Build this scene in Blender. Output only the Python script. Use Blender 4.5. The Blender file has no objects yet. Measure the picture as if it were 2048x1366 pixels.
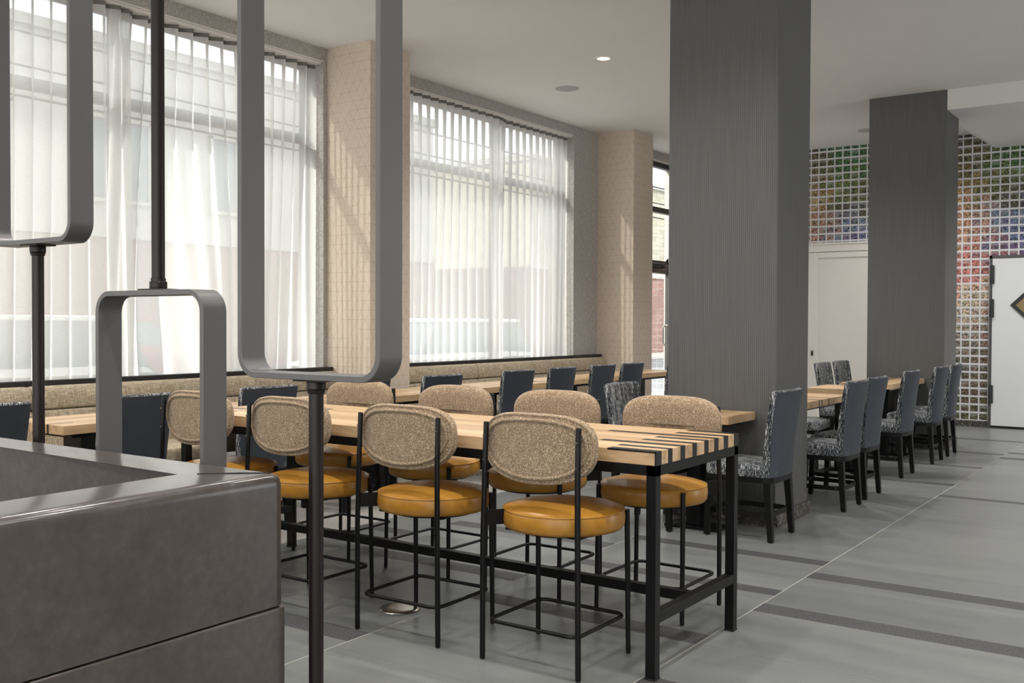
import bpy, bmesh, math, random
from mathutils import Vector, Matrix
random.seed(7)
S = bpy.context.scene
COL = S.collection
PI = math.pi

# ------------------------------------------------------------------ materials
def srgb(r, g, b):
    f = lambda c: (c/255/12.92) if c/255 <= .04045 else ((c/255+.055)/1.055)**2.4
    return (f(r), f(g), f(b), 1)

class N:
    """small node-tree helper"""
    def __init__(s, name):
        s.m = bpy.data.materials.new(name); s.m.use_nodes = True
        s.t = s.m.node_tree; s.t.nodes.clear()
        s.out = s.t.nodes.new('ShaderNodeOutputMaterial')
    def n(s, typ, ins=None, **kw):
        nd = s.t.nodes.new('ShaderNode'+typ)
        for k, v in kw.items(): setattr(nd, k, v)
        for k, v in (ins or {}).items():
            sock = nd.inputs[k]
            if isinstance(v, bpy.types.NodeSocket): s.t.links.new(v, sock)
            else: sock.default_value = v
        return nd
    def link(s, a, b): s.t.links.new(a, b)
    def math(s, op, a, b=None, c=None):
        ins = {0: a}
        if b is not None: ins[1] = b
        if c is not None: ins[2] = c
        return s.n('Math', ins, operation=op).outputs[0]
    def mix(s, fac, a, b, typ='MIX'):
        nd = s.n('Mix', data_type='RGBA', blend_type=typ)
        for k, v in ((0, fac), (6, a), (7, b)):
            if isinstance(v, bpy.types.NodeSocket): s.t.links.new(v, nd.inputs[k])
            else: nd.inputs[k].default_value = v
        return nd.outputs[2]
    def ramp(s, fac, stops, interp='LINEAR'):
        nd = s.n('ValToRGB', {0: fac}); r = nd.color_ramp; r.interpolation = interp
        while len(r.elements) > 1: r.elements.remove(r.elements[-1])
        r.elements[0].position = stops[0][0]; r.elements[0].color = stops[0][1]
        for p, c in stops[1:]:
            e = r.elements.new(p); e.color = c
        return nd.outputs[0]
    def coord(s, which='Object', scale=(1, 1, 1), loc=None):
        tc = s.n('TexCoord').outputs[which]
        ins = {'Vector': tc, 'Scale': scale}
        if loc is not None: ins['Location'] = loc
        return s.n('Mapping', ins).outputs[0]
    def noise(s, vec, scale, detail=3, rough=.55, dim='3D', w=None):
        ins = {'Vector': vec, 'Scale': scale, 'Detail': detail, 'Roughness': rough}
        return s.n('TexNoise', ins, noise_dimensions=dim).outputs[0]
    def pbsdf(s, color, rough=.5, metal=0, spec=.5, bump=None, bstr=.2, bdist=.01, **kw):
        ins = {'Base Color': color, 'Roughness': rough, 'Metallic': metal, 'Specular IOR Level': spec}
        for k, v in kw.items(): ins[k.replace('_', ' ')] = v
        b = s.n('BsdfPrincipled', ins)
        if bump is not None:
            bn = s.n('Bump', {'Height': bump, 'Strength': bstr, 'Distance': bdist})
            s.link(bn.outputs[0], b.inputs['Normal'])
        s.link(b.outputs[0], s.out.inputs[0])
        return s.m

def plain(name, col, rough=.5, metal=0, spec=.5, var=.06, scale=20):
    t = N(name); c = t.coord()
    nz = t.noise(c, scale, 2)
    k = t.math('MULTIPLY_ADD', nz, 2*var, 1-var)
    colr = t.mix(1.0, col, t.n('CombineColor', {0: k, 1: k, 2: k}).outputs[0], 'MULTIPLY')
    return t.pbsdf(colr, rough, metal, spec)

M = {}
M['ceiling'] = plain('ceiling_paint', srgb(226, 225, 223), .9, var=.015, scale=3)
M['white_paint'] = plain('white_paint', srgb(232, 228, 222), .45, var=.015, scale=4)
M['door_paint'] = plain('door_paint', srgb(226, 228, 230), .4, var=.015, scale=4)
M['black_metal'] = plain('black_metal', srgb(8, 8, 9), .38, 0, .3, var=.1, scale=8)
M['black_wood'] = plain('black_wood', srgb(12, 12, 12), .42, 0, .3, var=.15, scale=14)
M['black_frame'] = plain('window_frame_metal', srgb(58, 57, 57), .5, var=.05)
M['bronze'] = plain('bronze_metal', srgb(38, 32, 31), .33, .45, .5, var=.1, scale=6)
M['grey_metal'] = plain('grey_painted_metal', srgb(96, 95, 95), .40, .25, .5, var=.03, scale=3)
M['ledge'] = plain('black_ledge', srgb(34, 33, 33), .5, var=.1)
M['steel'] = plain('brushed_steel', srgb(190, 184, 176), .25, 1.0, .5, var=.08)
M['hinge'] = plain('hinge_metal', srgb(70, 74, 74), .5, .6)
M['speaker'] = plain('speaker_grille', srgb(176, 176, 176), .8, var=.05, scale=300)
M['dark'] = plain('dark_gap', srgb(18, 18, 18), .8)
M['rubber'] = plain('black_rubber', srgb(12, 12, 12), .7)
M['inlay'] = plain('black_inlay', srgb(11, 11, 11), .38, var=.15, scale=30)

def m_wood(name, axis):
    t = N(name); oi = t.n('ObjectInfo').outputs['Random']
    off = t.n('CombineXYZ', {0: t.math('MULTIPLY', oi, 13.0), 1: t.math('MULTIPLY', oi, 7.0), 2: 0.0}).outputs[0]
    tc = t.n('VectorMath', {0: t.n('TexCoord').outputs['Object'], 1: off}, operation='ADD').outputs[0]
    sc = (1.2, 14, 14) if axis == 'x' else (14, 1.2, 14)
    v = t.n('Mapping', {'Vector': tc, 'Scale': sc}).outputs[0]
    n1 = t.noise(v, 2.0, 5, .6); n2 = t.noise(v, 9.0, 3, .6)
    sep = t.n('SeparateXYZ', {0: tc}).outputs
    pl = t.math('FLOOR', t.math('MULTIPLY', sep[1 if axis == 'x' else 0], 9.5))
    wn = t.n('TexWhiteNoise', {'W': pl}, noise_dimensions='1D').outputs[0]
    f = t.math('MULTIPLY_ADD', n1, .55, t.math('MULTIPLY', n2, .3))
    f = t.math('ADD', f, t.math('MULTIPLY_ADD', wn, .26, -.10))
    col = t.ramp(f, [(.2, srgb(158, 124, 88)), (.45, srgb(198, 165, 126)), (.62, srgb(212, 182, 145)), (.85, srgb(222, 195, 160))])
    return t.pbsdf(col, t.math('MULTIPLY_ADD', n2, .15, .33), bump=n2, bstr=.08, bdist=.002)
M['oak_x'] = m_wood('oak_wood_lengthwise', 'x')
M['oak_y'] = m_wood('oak_wood_crosswise', 'y')

def m_leather(name, c0, c1, c2, rough, sc=6, bump=.12):
    t = N(name); c = t.coord()
    n1 = t.noise(c, sc, 8, .68); n2 = t.noise(c, 240, 2); n3 = t.noise(c, sc*5, 4, .6)
    f = t.math('MULTIPLY_ADD', n1, .6, t.math('MULTIPLY', n3, .4))
    col = t.ramp(f, [(.30, c0), (.5, c1), (.72, c2)])
    return t.pbsdf(col, t.math('MULTIPLY_ADD', n1, .10, rough-.05), bump=n2, bstr=bump, bdist=.0006)
M['mustard'] = m_leather('mustard_leather', srgb(152, 104, 34), srgb(176, 124, 44), srgb(190, 140, 60), .30, 5, .05)
M['grey_leather'] = m_leather('grey_brown_leather', srgb(68, 62, 60), srgb(77, 71, 68), srgb(88, 81, 78), .20, 7, .05)
M['navy_vinyl'] = m_leather('slate_blue_vinyl', srgb(47, 52, 61), srgb(53, 58, 68), srgb(59, 65, 75), .5, 4, .05)

def m_weave(name, c0, c1, c2, su, sv, rough=.9, fine=1.0):
    """slubby woven cloth from two stretched noises"""
    t = N(name)
    a = t.noise(t.coord('UV', (su, sv, 1)), 1.0, 2, .6)
    b = t.noise(t.coord('UV', (sv, su, 1), (3.3, 7.1, 0)), 1.0, 2, .6)
    f = t.math('MULTIPLY_ADD', a, .5, t.math('MULTIPLY', b, .5))
    col = t.ramp(f, [(.36, c0), (.5, c1), (.62, c2)])
    return t.pbsdf(col, rough, spec=.15, bump=f, bstr=.35*fine, bdist=.003, Sheen_Weight=.15)
M['banquette'] = m_weave('tan_linen_weave', srgb(122, 108, 91), srgb(172, 157, 135), srgb(208, 194, 171), 14, 210)
M['wall_weave'] = m_weave('grey_wall_cloth', srgb(150, 146, 143), srgb(176, 172, 168), srgb(202, 198, 194), 18, 170, fine=.3)

def m_boucle():
    t = N('tan_boucle'); c = t.coord('UV')
    v = t.n('TexVoronoi', {'Vector': c, 'Scale': 340, 'Randomness': .7})
    nz = t.noise(c, 26, 3); wn = v.outputs['Color']
    k = t.n('SeparateColor', {0: wn}).outputs[0]
    f = t.math('MULTIPLY_ADD', nz, .22, t.math('MULTIPLY', k, .62))
    col = t.ramp(f, [(.12, srgb(114, 94, 73)), (.42, srgb(154, 132, 107)), (.6, srgb(174, 152, 126)), (.76, srgb(214, 197, 172))])
    h = t.math('SUBTRACT', 1.0, v.outputs['Distance'])
    return t.pbsdf(col, .95, spec=.1, bump=h, bstr=.5, bdist=.003, Sheen_Weight=.2)
M['boucle'] = m_boucle()

def m_chenille():
    t = N('navy_white_chenille'); tc = t.coord('UV')
    a = t.noise(t.coord('UV', (250, 30, 1)), 1.0, 3, .65)
    b = t.noise(t.coord('UV', (110, 220, 1)), 1.0, 2, .6)
    d = t.noise(t.coord('UV', (34, 6, 1)), 1.0, 2, .5)
    f = t.math('ADD', t.math('MULTIPLY', a, .55), t.math('MULTIPLY_ADD', b, .30, t.math('MULTIPLY', d, .22)))
    col = t.ramp(f, [(.40, srgb(26, 28, 32)), (.50, srgb(44, 49, 57)), (.556, srgb(62, 68, 77)), (.60, srgb(206, 206, 202)), (.7, srgb(228, 227, 222))])
    return t.pbsdf(col, .9, spec=.15, bump=a, bstr=.3, bdist=.003, Sheen_Weight=.1)
M['chenille'] = m_chenille()

def m_column():
    t = N('ribbed_charcoal_wallcovering')
    c = t.coord('UV', (1, 1, 1)); u = t.n('SeparateXYZ', {0: c}).outputs
    r = t.math('SINE', t.math('MULTIPLY', u[0], 420.0))
    nz = t.noise(t.coord('UV', (160, 1.4, 1)), 1.0, 3, .6)
    n2 = t.noise(t.coord('UV', (90, 700, 1)), 1.0, 1)
    f = t.math('ADD', t.math('MULTIPLY_ADD', r, .10, .5), t.math('MULTIPLY_ADD', nz, .36, -.18))
    f = t.math('ADD', f, t.math('MULTIPLY_ADD', n2, .3, -.15))
    col = t.ramp(f, [(.25, srgb(78, 78, 77)), (.55, srgb(100, 100, 99)), (.85, srgb(130, 131, 130))])
    return t.pbsdf(col, .5, .15, .4, bump=f, bstr=.35, bdist=.004)
M['column'] = m_column()

def m_terrazzo():
    t = N('dark_terrazzo'); c = t.coord('UV')
    v = t.n('TexVoronoi', {'Vector': c, 'Scale': 62.0})
    k = t.n('SeparateColor', {0: v.outputs['Color']}).outputs[0]
    col = t.ramp(k, [(0, srgb(64, 60, 57)), (.62, srgb(88, 83, 79)), (.8, srgb(122, 116, 110)), (.95, srgb(168, 162, 154))], 'CONSTANT')
    return t.pbsdf(col, .4)
M['terrazzo'] = m_terrazzo()

def m_wallpaper():
    """beige paper with a fine gold hexagon / triangle line pattern"""
    t = N('beige_line_wallpaper'); uv = t.coord('UV'); s = t.n('SeparateXYZ', {0: uv}).outputs
    p = .104; acc = None
    for i, ang in enumerate((0, 60, 120)):
        a = math.radians(ang)
        d = t.math('MULTIPLY_ADD', s[0], math.cos(a)/p, t.math('MULTIPLY', s[1], math.sin(a)/p))
        e = t.math('MULTIPLY_ADD', s[0], -math.sin(a)/p, t.math('MULTIPLY', s[1], math.cos(a)/p))
        fr = t.math('ABSOLUTE', t.math('SUBTRACT', t.math('FRACT', t.math('MULTIPLY', e, 1.1547)), .5))
        line = t.math('GREATER_THAN', fr, .5-.015)
        cell = t.n('CombineXYZ', {0: t.math('FLOOR', d), 1: t.math('ROUND', t.math('MULTIPLY', e, 1.1547)), 2: float(i*5)}).outputs[0]
        w = t.n('TexWhiteNoise', {'Vector': cell}, noise_dimensions='3D').outputs[0]
        line = t.math('MULTIPLY', line, t.math('GREATER_THAN', w, .28))
        acc = line if acc is None else t.math('MAXIMUM', acc, line)
    nz = t.noise(t.coord('UV', (500, 500, 1)), 1.0, 1)
    base = t.ramp(nz, [(.3, srgb(204, 189, 173)), (.7, srgb(217, 203, 188))])
    col = t.mix(t.math('MULTIPLY', acc, .75), base, srgb(160, 138, 108))
    return t.pbsdf(col, .8, spec=.2)
M['wallpaper'] = m_wallpaper()

def m_tile():
    t = N('grey_porcelain_tile'); c = t.coord('Object')
    s = t.n('SeparateXYZ', {0: c}).outputs
    cell = t.n('CombineXYZ', {0: t.math('FLOOR', t.math('DIVIDE', t.math('ADD', s[0], 1.858), 1.277)), 1: t.math('FLOOR', t.math('DIVIDE', t.math('ADD', s[1], .38), .6365)), 2: 0.0}).outputs[0]
    wn = t.n('TexWhiteNoise', {'Vector': cell}, noise_dimensions='3D').outputs[0]
    st = t.noise(t.coord('Object', (1.2, 7, 1)), 1.0, 5, .6)
    f = t.math('ADD', t.math('MULTIPLY', st, .7), t.math('MULTIPLY', wn, .3))
    col = t.ramp(f, [(.25, srgb(105, 108, 107)), (.5, srgb(115, 118, 117)), (.75, srgb(126, 128, 127))])
    return t.pbsdf(col, t.math('MULTIPLY_ADD', st, .12, .29), spec=.5)
M['tile'] = m_tile()
def m_speckle(name, a, b, c2, sc, rough):
    t = N(name); c = t.coord('Object')
    n1 = t.noise(c, sc, 2, .7)
    return t.pbsdf(t.ramp(n1, [(.38, a), (.5, b), (.64, c2)]), rough)
M['strip'] = m_speckle('speckled_granite_strip', srgb(46, 46, 48), srgb(66, 66, 67), srgb(108, 108, 108), 150, .55)
M['carpet'] = m_speckle('grey_carpet', srgb(120, 117, 113), srgb(150, 147, 142), srgb(176, 172, 166), 120, .95)
M['grout'] = plain('pale_grout', srgb(176, 174, 166), .8)
M['grout2'] = plain('grey_grout', srgb(104, 105, 103), .8)

def m_mosaic():
    """wallpaper printed with small photographs, one blurred patch of colour per cell"""
    t = N('photo_mosaic_wallpaper'); uv = t.n('TexCoord').outputs['UV']; s = t.n('SeparateXYZ', {0: uv}).outputs
    pu, pv = .1187, .1118
    cu = t.math('DIVIDE', t.math('ADD', s[0], 2.784), pu); cv = t.math('DIVIDE', t.math('ADD', s[1], -.085), pv)
    fu, fv = t.math('FRACT', cu), t.math('FRACT', cv)
    iu, iv = t.math('FLOOR', cu), t.math('FLOOR', cv)
    inu = t.math('MULTIPLY', t.math('GREATER_THAN', fu, .075), t.math('LESS_THAN', fu, .92))
    inv = t.math('MULTIPLY', t.math('GREATER_THAN', fv, .11), t.math('LESS_THAN', fv, .89))
    inside = t.math('MULTIPLY', inu, inv)
    cell = t.n('CombineXYZ', {0: iu, 1: iv, 2: 0.0}).outputs[0]
    wn = t.n('TexWhiteNoise', {'Vector': cell}, noise_dimensions='3D')
    z = t.math('ADD', t.math('DIVIDE', t.math('MULTIPLY', iv, pv), 4.0), t.math('MULTIPLY_ADD', wn.outputs[0], .07, -.035))
    c1 = t.ramp(z, [(0, srgb(96, 100, 60)), (.08, srgb(110, 84, 66)), (.16, srgb(104, 96, 78)), (.24, srgb(116, 104, 92)), (.34, srgb(178, 158, 130)),
                    (.42, srgb(196, 166, 120)), (.48, srgb(186, 84, 60)), (.55, srgb(170, 56, 40)), (.62, srgb(176, 118, 70)), (.70, srgb(166, 104, 52)),
                    (.78, srgb(168, 132, 48)), (.86, srgb(112, 100, 60)), (.94, srgb(96, 88, 66)), (1, srgb(92, 76, 60))])
    c2 = t.ramp(z, [(0, srgb(80, 90, 60)), (.5, srgb(150, 90, 80)), (.58, srgb(92, 66, 110)), (.64, srgb(82, 100, 140)), (.70, srgb(110, 128, 150)),
                    (.76, srgb(100, 92, 70)), (.84, srgb(112, 128, 50)), (.90, srgb(70, 110, 48)), (.96, srgb(56, 116, 50)), (1, srgb(50, 104, 56))])
    xf = t.n('MapRange', {'Value': t.math('ADD', s[0], t.math('MULTIPLY', wn.outputs[0], .3)), 'From Min': -2.65, 'From Max': -2.25}).outputs[0]
    xl = t.n('MapRange', {'Value': t.math('ADD', s[0], t.math('MULTIPLY', wn.outputs[0], .3)), 'From Min': -4.75, 'From Max': -4.45}).outputs[0]
    lft = t.math('LESS_THAN', s[0], -3.4)
    xm = t.math('ADD', t.math('MULTIPLY', lft, xl), t.math('MULTIPLY', t.math('SUBTRACT', 1.0, lft), xf))
    base = t.mix(xm, c1, c2)
    vec = t.n('VectorMath', {0: uv, 1: t.n('VectorMath', {0: wn.outputs[1], 'Scale': 31.0}, operation='SCALE').outputs[0]}, operation='ADD').outputs[0]
    det = t.noise(vec, 34, 3, .6)
    det2 = t.n('TexNoise', {'Vector': vec, 'Scale': 22.0, 'Detail': 2.0}).outputs[1]
    pic = t.mix(.6, base, t.mix(1.0, base, det2, 'OVERLAY'))
    k = t.n('MapRange', {'Value': det, 'From Min': .34, 'From Max': .66, 'To Min': .2, 'To Max': 2.0}).outputs[0]
    pic = t.mix(1.0, pic, t.n('CombineColor', {0: k, 1: k, 2: k}).outputs[0], 'MULTIPLY')
    wy = t.n('SeparateColor', {0: wn.outputs[1]}).outputs
    band = t.math('MULTIPLY', t.math('GREATER_THAN', t.math('MULTIPLY_ADD', det, .5, fv), t.math('MULTIPLY_ADD', wy[1], .3, .72)), t.math('GREATER_THAN', wy[2], .5))
    pic = t.mix(t.math('MULTIPLY', band, .32), pic, srgb(196, 198, 196))
    hsv = t.n('HueSaturation', {'Saturation': .72, 'Value': .86, 'Color': pic}).outputs[0]
    col = t.mix(inside, srgb(222, 222, 225), hsv)
    return t.pbsdf(col, .6, spec=.3)
M['mosaic'] = m_mosaic()

def m_sheer():
    t = N('sheer_curtain_cloth')
    uv = t.coord('UV', (30, 900, 1)); nz = t.noise(uv, 1.0, 2, .6)
    fac = t.n('LayerWeight', {'Blend': .5}).outputs['Facing']
    cos = t.math('MAXIMUM', t.math('SUBTRACT', 1.0, fac), .14)
    T0 = t.math('MULTIPLY_ADD', nz, .26, .13)
    T = t.math('POWER', T0, t.math('DIVIDE', 1.0, cos))
    tr = t.n('BsdfTransparent', {'Color': (1, 1, 1, 1)})
    tl = t.n('BsdfTranslucent', {'Color': srgb(236, 236, 235)})
    df = t.n('BsdfDiffuse', {'Color': srgb(205, 200, 192)})
    m1 = t.n('MixShader', {0: .32, 1: tl.outputs[0], 2: df.outputs[0]})
    m2 = t.n('MixShader', {0: T, 1: m1.outputs[0], 2: tr.outputs[0]})
    t.link(m2.outputs[0], t.out.inputs[0]); return t.m
M['sheer'] = m_sheer()
M['heading'] = plain('curtain_heading_tape', srgb(120, 117, 113), .9, var=.05)

def m_glass():
    t = N('window_glass')
    lw = t.n('LayerWeight', {'Blend': .5}).outputs['Facing']
    fr = t.math('MULTIPLY_ADD', t.math('POWER', lw, 5.0), .5, .04)
    tr = t.n('BsdfTransparent', {'Color': (.96, .98, .97, 1)}); gl = t.n('BsdfGlossy', {'Color': (1, 1, 1, 1), 'Roughness': .02})
    m = t.n('MixShader', {0: fr, 1: tr.outputs[0], 2: gl.outputs[0]})
    t.link(m.outputs[0], t.out.inputs[0]); return t.m
M['glass'] = m_glass()
M['amber'] = plain('amber_glass', srgb(150, 130, 96), .2, var=.1)

def m_brick(name, a, b, mortar, bw, bh):
    t = N(name); c = t.coord('UV')
    br = t.n('TexBrick', {'Vector': c, 'Color1': a, 'Color2': b, 'Mortar': mortar, 'Scale': 1.0, 'Brick Width': bw, 'Row Height': bh, 'Mortar Size': .008})
    return t.pbsdf(br.outputs[0], .9)
M['red_brick'] = m_brick('red_brick', srgb(146, 104, 94), srgb(130, 90, 81), srgb(166, 154, 145), .22, .075)
M['beige_brick'] = m_brick('beige_brick', srgb(186, 180, 162), srgb(166, 160, 142), srgb(140, 135, 124), .44, .2)
M['stucco'] = plain('pale_stucco', srgb(176, 172, 166), .9, var=.05, scale=2)
M['asphalt'] = plain('asphalt', srgb(120, 120, 122), .9, var=.1, scale=30)
M['concrete'] = plain('sidewalk_concrete', srgb(196, 192, 184), .9, var=.06, scale=5)
M['ext_glass'] = plain('dark_window_glass', srgb(96, 108, 118), .15)
M['car_white'] = plain('white_car_paint', srgb(235, 235, 235), .25)
M['car_red'] = plain('red_car_paint', srgb(150, 60, 56), .25)
M['wire'] = plain('wire_black', srgb(30, 30, 30), .7)

def m_emit():
    t = N('downlight_lens'); e = t.n('Emission', {'Color': (1, .93, .84, 1), 'Strength': 4.0}); t.link(e.outputs[0], t.out.inputs[0]); return t.m
M['lens'] = m_emit()

# ------------------------------------------------------------------ mesh helpers
def box(bm, x0, x1, y0, y1, z0, z1, bev=0, seg=2, mi=0):
    n0 = set(bm.faces)
    r = bmesh.ops.create_cube(bm, size=1, matrix=Matrix.Translation(((x0+x1)/2, (y0+y1)/2, (z0+z1)/2)) @ Matrix.Diagonal((abs(x1-x0), abs(y1-y0), abs(z1-z0), 1)))
    if bev > 0:
        es = {e for v in r['verts'] for e in v.link_edges}
        bmesh.ops.bevel(bm, geom=list(es), offset=bev, segments=seg, profile=.5, affect='EDGES')
    for f in bm.faces:
        if f not in n0: f.material_index = mi

def loft(bm, rings, closed_ring=True, cap=True, mi=0, loop=False):
    vs = [[bm.verts.new(p) for p in r] for r in rings]
    n = len(vs[0]); R = len(vs)
    for i in range(R if loop else R-1):
        a, b = vs[i], vs[(i+1) % R]
        for j in range(n if closed_ring else n-1):
            k = (j+1) % n
            try: f = bm.faces.new((a[j], a[k], b[k], b[j])); f.material_index = mi
            except ValueError: pass
    if cap and not loop:
        for r, rev in ((vs[0], True), (vs[-1], False)):
            try: f = bm.faces.new(list(reversed(r)) if rev else r); f.material_index = mi
            except ValueError: pass

def tube(bm, pts, r, n=10, closed=False, mi=0):
    pts = [Vector(p) for p in pts]; m = len(pts); rings = []
    up = None
    for i, p in enumerate(pts):
        if closed: d = (pts[(i+1) % m]-pts[i-1]).normalized()
        else: d = (pts[min(i+1, m-1)]-pts[max(i-1, 0)]).normalized()
        if up is None:
            up = Vector((0, 0, 1)) if abs(d.z) < .9 else Vector((0, 1, 0))
        u = (up - d*up.dot(d)).normalized(); up = u
        w = d.cross(u); rr = r[i] if isinstance(r, (list, tuple)) else r
        rings.append([p + (u*math.cos(2*PI*k/n)+w*math.sin(2*PI*k/n))*rr for k in range(n)])
    loft(bm, rings, cap=not closed, mi=mi, loop=closed)

def lathe(bm, prof, n=48, cx=0, cy=0, mi=0):
    rings = [[(cx+r*math.cos(2*PI*k/n), cy+r*math.sin(2*PI*k/n), z) for k in range(n)] for r, z in prof]
    loft(bm, rings, mi=mi)

def rrect(hx, hy, r, seg=6):
    """rounded rectangle outline, counter-clockwise, centred"""
    out = []
    for cx, cy, a0 in ((hx-r, hy-r, 0), (-hx+r, hy-r, 90), (-hx+r, -hy+r, 180), (hx-r, -hy+r, 270)):
        for k in range(seg+1):
            a = math.radians(a0+90*k/seg); out.append((cx+r*math.cos(a), cy+r*math.sin(a)))
    return out

def uvbox(me):
    uv = me.uv_layers.new(name='UVMap')
    for p in me.polygons:
        n = p.normal; ax = max(range(3), key=lambda i: abs(n[i]))
        for li in p.loop_indices:
            c = me.vertices[me.loops[li].vertex_index].co
            uv.data[li].uv = (c.y, c.z) if ax == 0 else ((c.x, c.z) if ax == 1 else (c.x, c.y))

def obj(name, bm, mats, parent=None, smooth=32, uv=True):
    bmesh.ops.recalc_face_normals(bm, faces=bm.faces[:])
    me = bpy.data.meshes.new(name); bm.to_mesh(me); bm.free()
    for m in (mats if isinstance(mats, (list, tuple)) else [mats]): me.materials.append(M[m])
    if smooth:
        me.shade_smooth(); me.set_sharp_from_angle(angle=math.radians(smooth))
    if uv: uvbox(me)
    o = bpy.data.objects.new(name, me); COL.objects.link(o)
    if parent is not None: o.parent = parent
    return o

def B(): return bmesh.new()
def struct(name, bm, mats, parent=None, smooth=32):
    o = obj(name, bm, mats, parent, smooth)
    if parent is None: o['kind'] = 'structure'
    return o
def tag(o, label, cat, group=None):
    o['label'] = label; o['category'] = cat
    if group: o['group'] = group
    return o
def thing(name, label, cat, loc=(0, 0, 0), rz=0, group=None):
    o = bpy.data.objects.new(name, None); COL.objects.link(o)
    o.empty_display_size = .1
    o.location = loc; o.rotation_euler = (0, 0, rz)
    return tag(o, label, cat, group)
def dup(root, loc, rz, label, group=None):
    r = root.copy(); COL.objects.link(r); r.location = loc; r.rotation_euler = (0, 0, rz); r['label'] = label
    if group: r['group'] = group
    for ch in list(root.children):
        c = ch.copy(); COL.objects.link(c); c.parent = r
        for g in list(ch.children):
            d = g.copy(); COL.objects.link(d); d.parent = c
    return r

# ------------------------------------------------------------------ room shell
XW, XG = -7.056, -7.30          # inner face of window wall, glass plane
XO = -7.40
CZ, YF = 4.051, 15.036
XR, YB = 4.6, -4.2
SILL, HEAD = .93, 3.93

# floor: tile columns between long grout lines, granite strips let in, carpet under the banquettes
bm = B()
def q(x0, x1, y0, y1, mi, z=0):
    f = bm.faces.new([bm.verts.new(p) for p in ((x0, y0, z), (x1, y0, z), (x1, y1, z), (x0, y1, z))]); f.material_index = mi
strips = {0: [(3.43, 3.59), (4.715, 4.87), (5.505, 5.652), (8.745, 8.845), (11.58, 11.75), (12.11, 12.235), (1.9, 2.05), (2.6, 2.75), (-.5, -.35)],
          1: [(4.073, 4.224), (5.04, 5.163), (5.83, 5.955), (9.37, 9.50), (10.66, 10.775), (11.915, 12.03), (13.3, 13.42), (2.15, 2.30), (.6, .75)],
          2: [(3.2, 3.348), (4.482, 4.632), (5.49, 5.635), (8.2, 8.34), (9.9, 10.03), (12.5, 12.64), (1.3, 1.45)],
          3: [(5.03, 5.16), (7.1, 7.24), (2.4, 2.55)]}
xs = [-.581+1.277*k for k in range(0, 5)]
cols = [(-1.858, -.581, 0), (-3.135, -1.858, 1), (-4.412, -3.135, 2), (-4.87, -4.412, 3)] + [(xs[k], min(xs[k+1], XR+.1), 4+k) for k in range(4)] + [(xs[4], XR+.1, 9)]
gw = .0045
for x0, x1, ci in cols:
    if x1 <= x0: continue
    st = sorted(strips.get(ci, [(3.0+.9*((ci*7) % 4), 3.15+.9*((ci*7) % 4)), (7.4, 7.55), (11.0, 11.15), (13.4, 13.55)]))
    cuts = [(a, b, 1) for a, b in st]
    off = {0: .249, 1: .56, 2: .018, 3: .4}.get(ci, .13*ci)
    k = math.ceil((YB-off)/.6385)
    g = off+k*.6385
    while g < YF:
        if all(not (a-.09 < g < b+.09) for a, b, _ in cuts if _ == 1):
            cuts.append((g-.0013, g+.0013, 2))
        g += .6385
    cuts += [(b, b+.003, 2) for a, b in st] + [(a-.002, a, 2) for a, b in st]
    cuts.sort(); y = YB-.1
    xa, xb = x0+gw/2, x1-gw/2
    for a, b, mi in cuts:
        if a > y: q(xa, xb, y, a, 0)
        if b > y: q(xa, xb, max(a, y), b, {1: 1, 2: 3}[mi])
        y = max(y, b)
    q(xa, xb, y, YF+.1, 0)
for x0, x1, ci in cols: q(x1-gw/2, x1+gw/2, YB-.1, YF+.1, 2)
q(-4.88, -4.87+gw/2, YB-.1, YF+.1, 2)
q(XO+.05, -4.88, YB-.1, YF+.1, 4)
bmesh.ops.remove_doubles(bm, verts=bm.verts[:], dist=1e-5)
fl = struct('floor', bm, ['tile', 'strip', 'grout', 'grout2', 'carpet'], smooth=0)

# ceiling with a lowered bay at the far right
bm = B()
def ceil_quad(x0, x1, y0, y1):
    box(bm, x0, x1, y0, y1, CZ, CZ+.15)
ceil_quad(XO, XR+.15, YB-.15, YF+.15)
struct('ceiling', bm, 'ceiling', smooth=0)
bm = B()
ring = lambda y: [(-2.80, y, CZ-.001), (-2.50, y, 3.832), (XR, y, 3.832), (XR, y, CZ-.001)]
loft(bm, [ring(12.66), ring(YF)])
struct('ceiling_bay', bm, 'ceiling', smooth=0)
bm = B(); box(bm, -2.495, XR, 12.03, 12.66, 3.824, CZ-.001)
struct('beam', bm, 'ceiling', smooth=0)

# window wall with openings
openings = [(-3.3, 1.72, SILL), (2.30, 6.87, SILL), (7.53, 11.475, SILL), (12.95, 14.86, 0.0)]
bm = B(); y = YB-.15
for a, b, s in openings:
    box(bm, XO, XW, y, a, 0, CZ); y = b
    if s > 0: box(bm, XO, XW, a, b, 0, s)
    box(bm, XO, XW, a, b, HEAD, CZ)
box(bm, XO, XW, y, YF+.15, 0, CZ)
struct('wall_left', bm, 'wall_weave', smooth=0)
# white lining of the window recesses
bm = B()
for a, b, s in openings[:3]:
    box(bm, XO+.02, XW-.004, a+.001, b-.001, HEAD-.012, HEAD-.0005)
struct('trim_1', bm, 'white_paint', smooth=0)

bm = B(); box(bm, XO, XR+.15, YF, YF+.15, 0, CZ)
struct('wall_far', bm, 'mosaic', smooth=0)
bm = B(); box(bm, -4.45, -2.53, YF-.016, YF-.0005, 0, .085, .003, 1)
struct('baseboard_far', bm, 'terrazzo')
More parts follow.
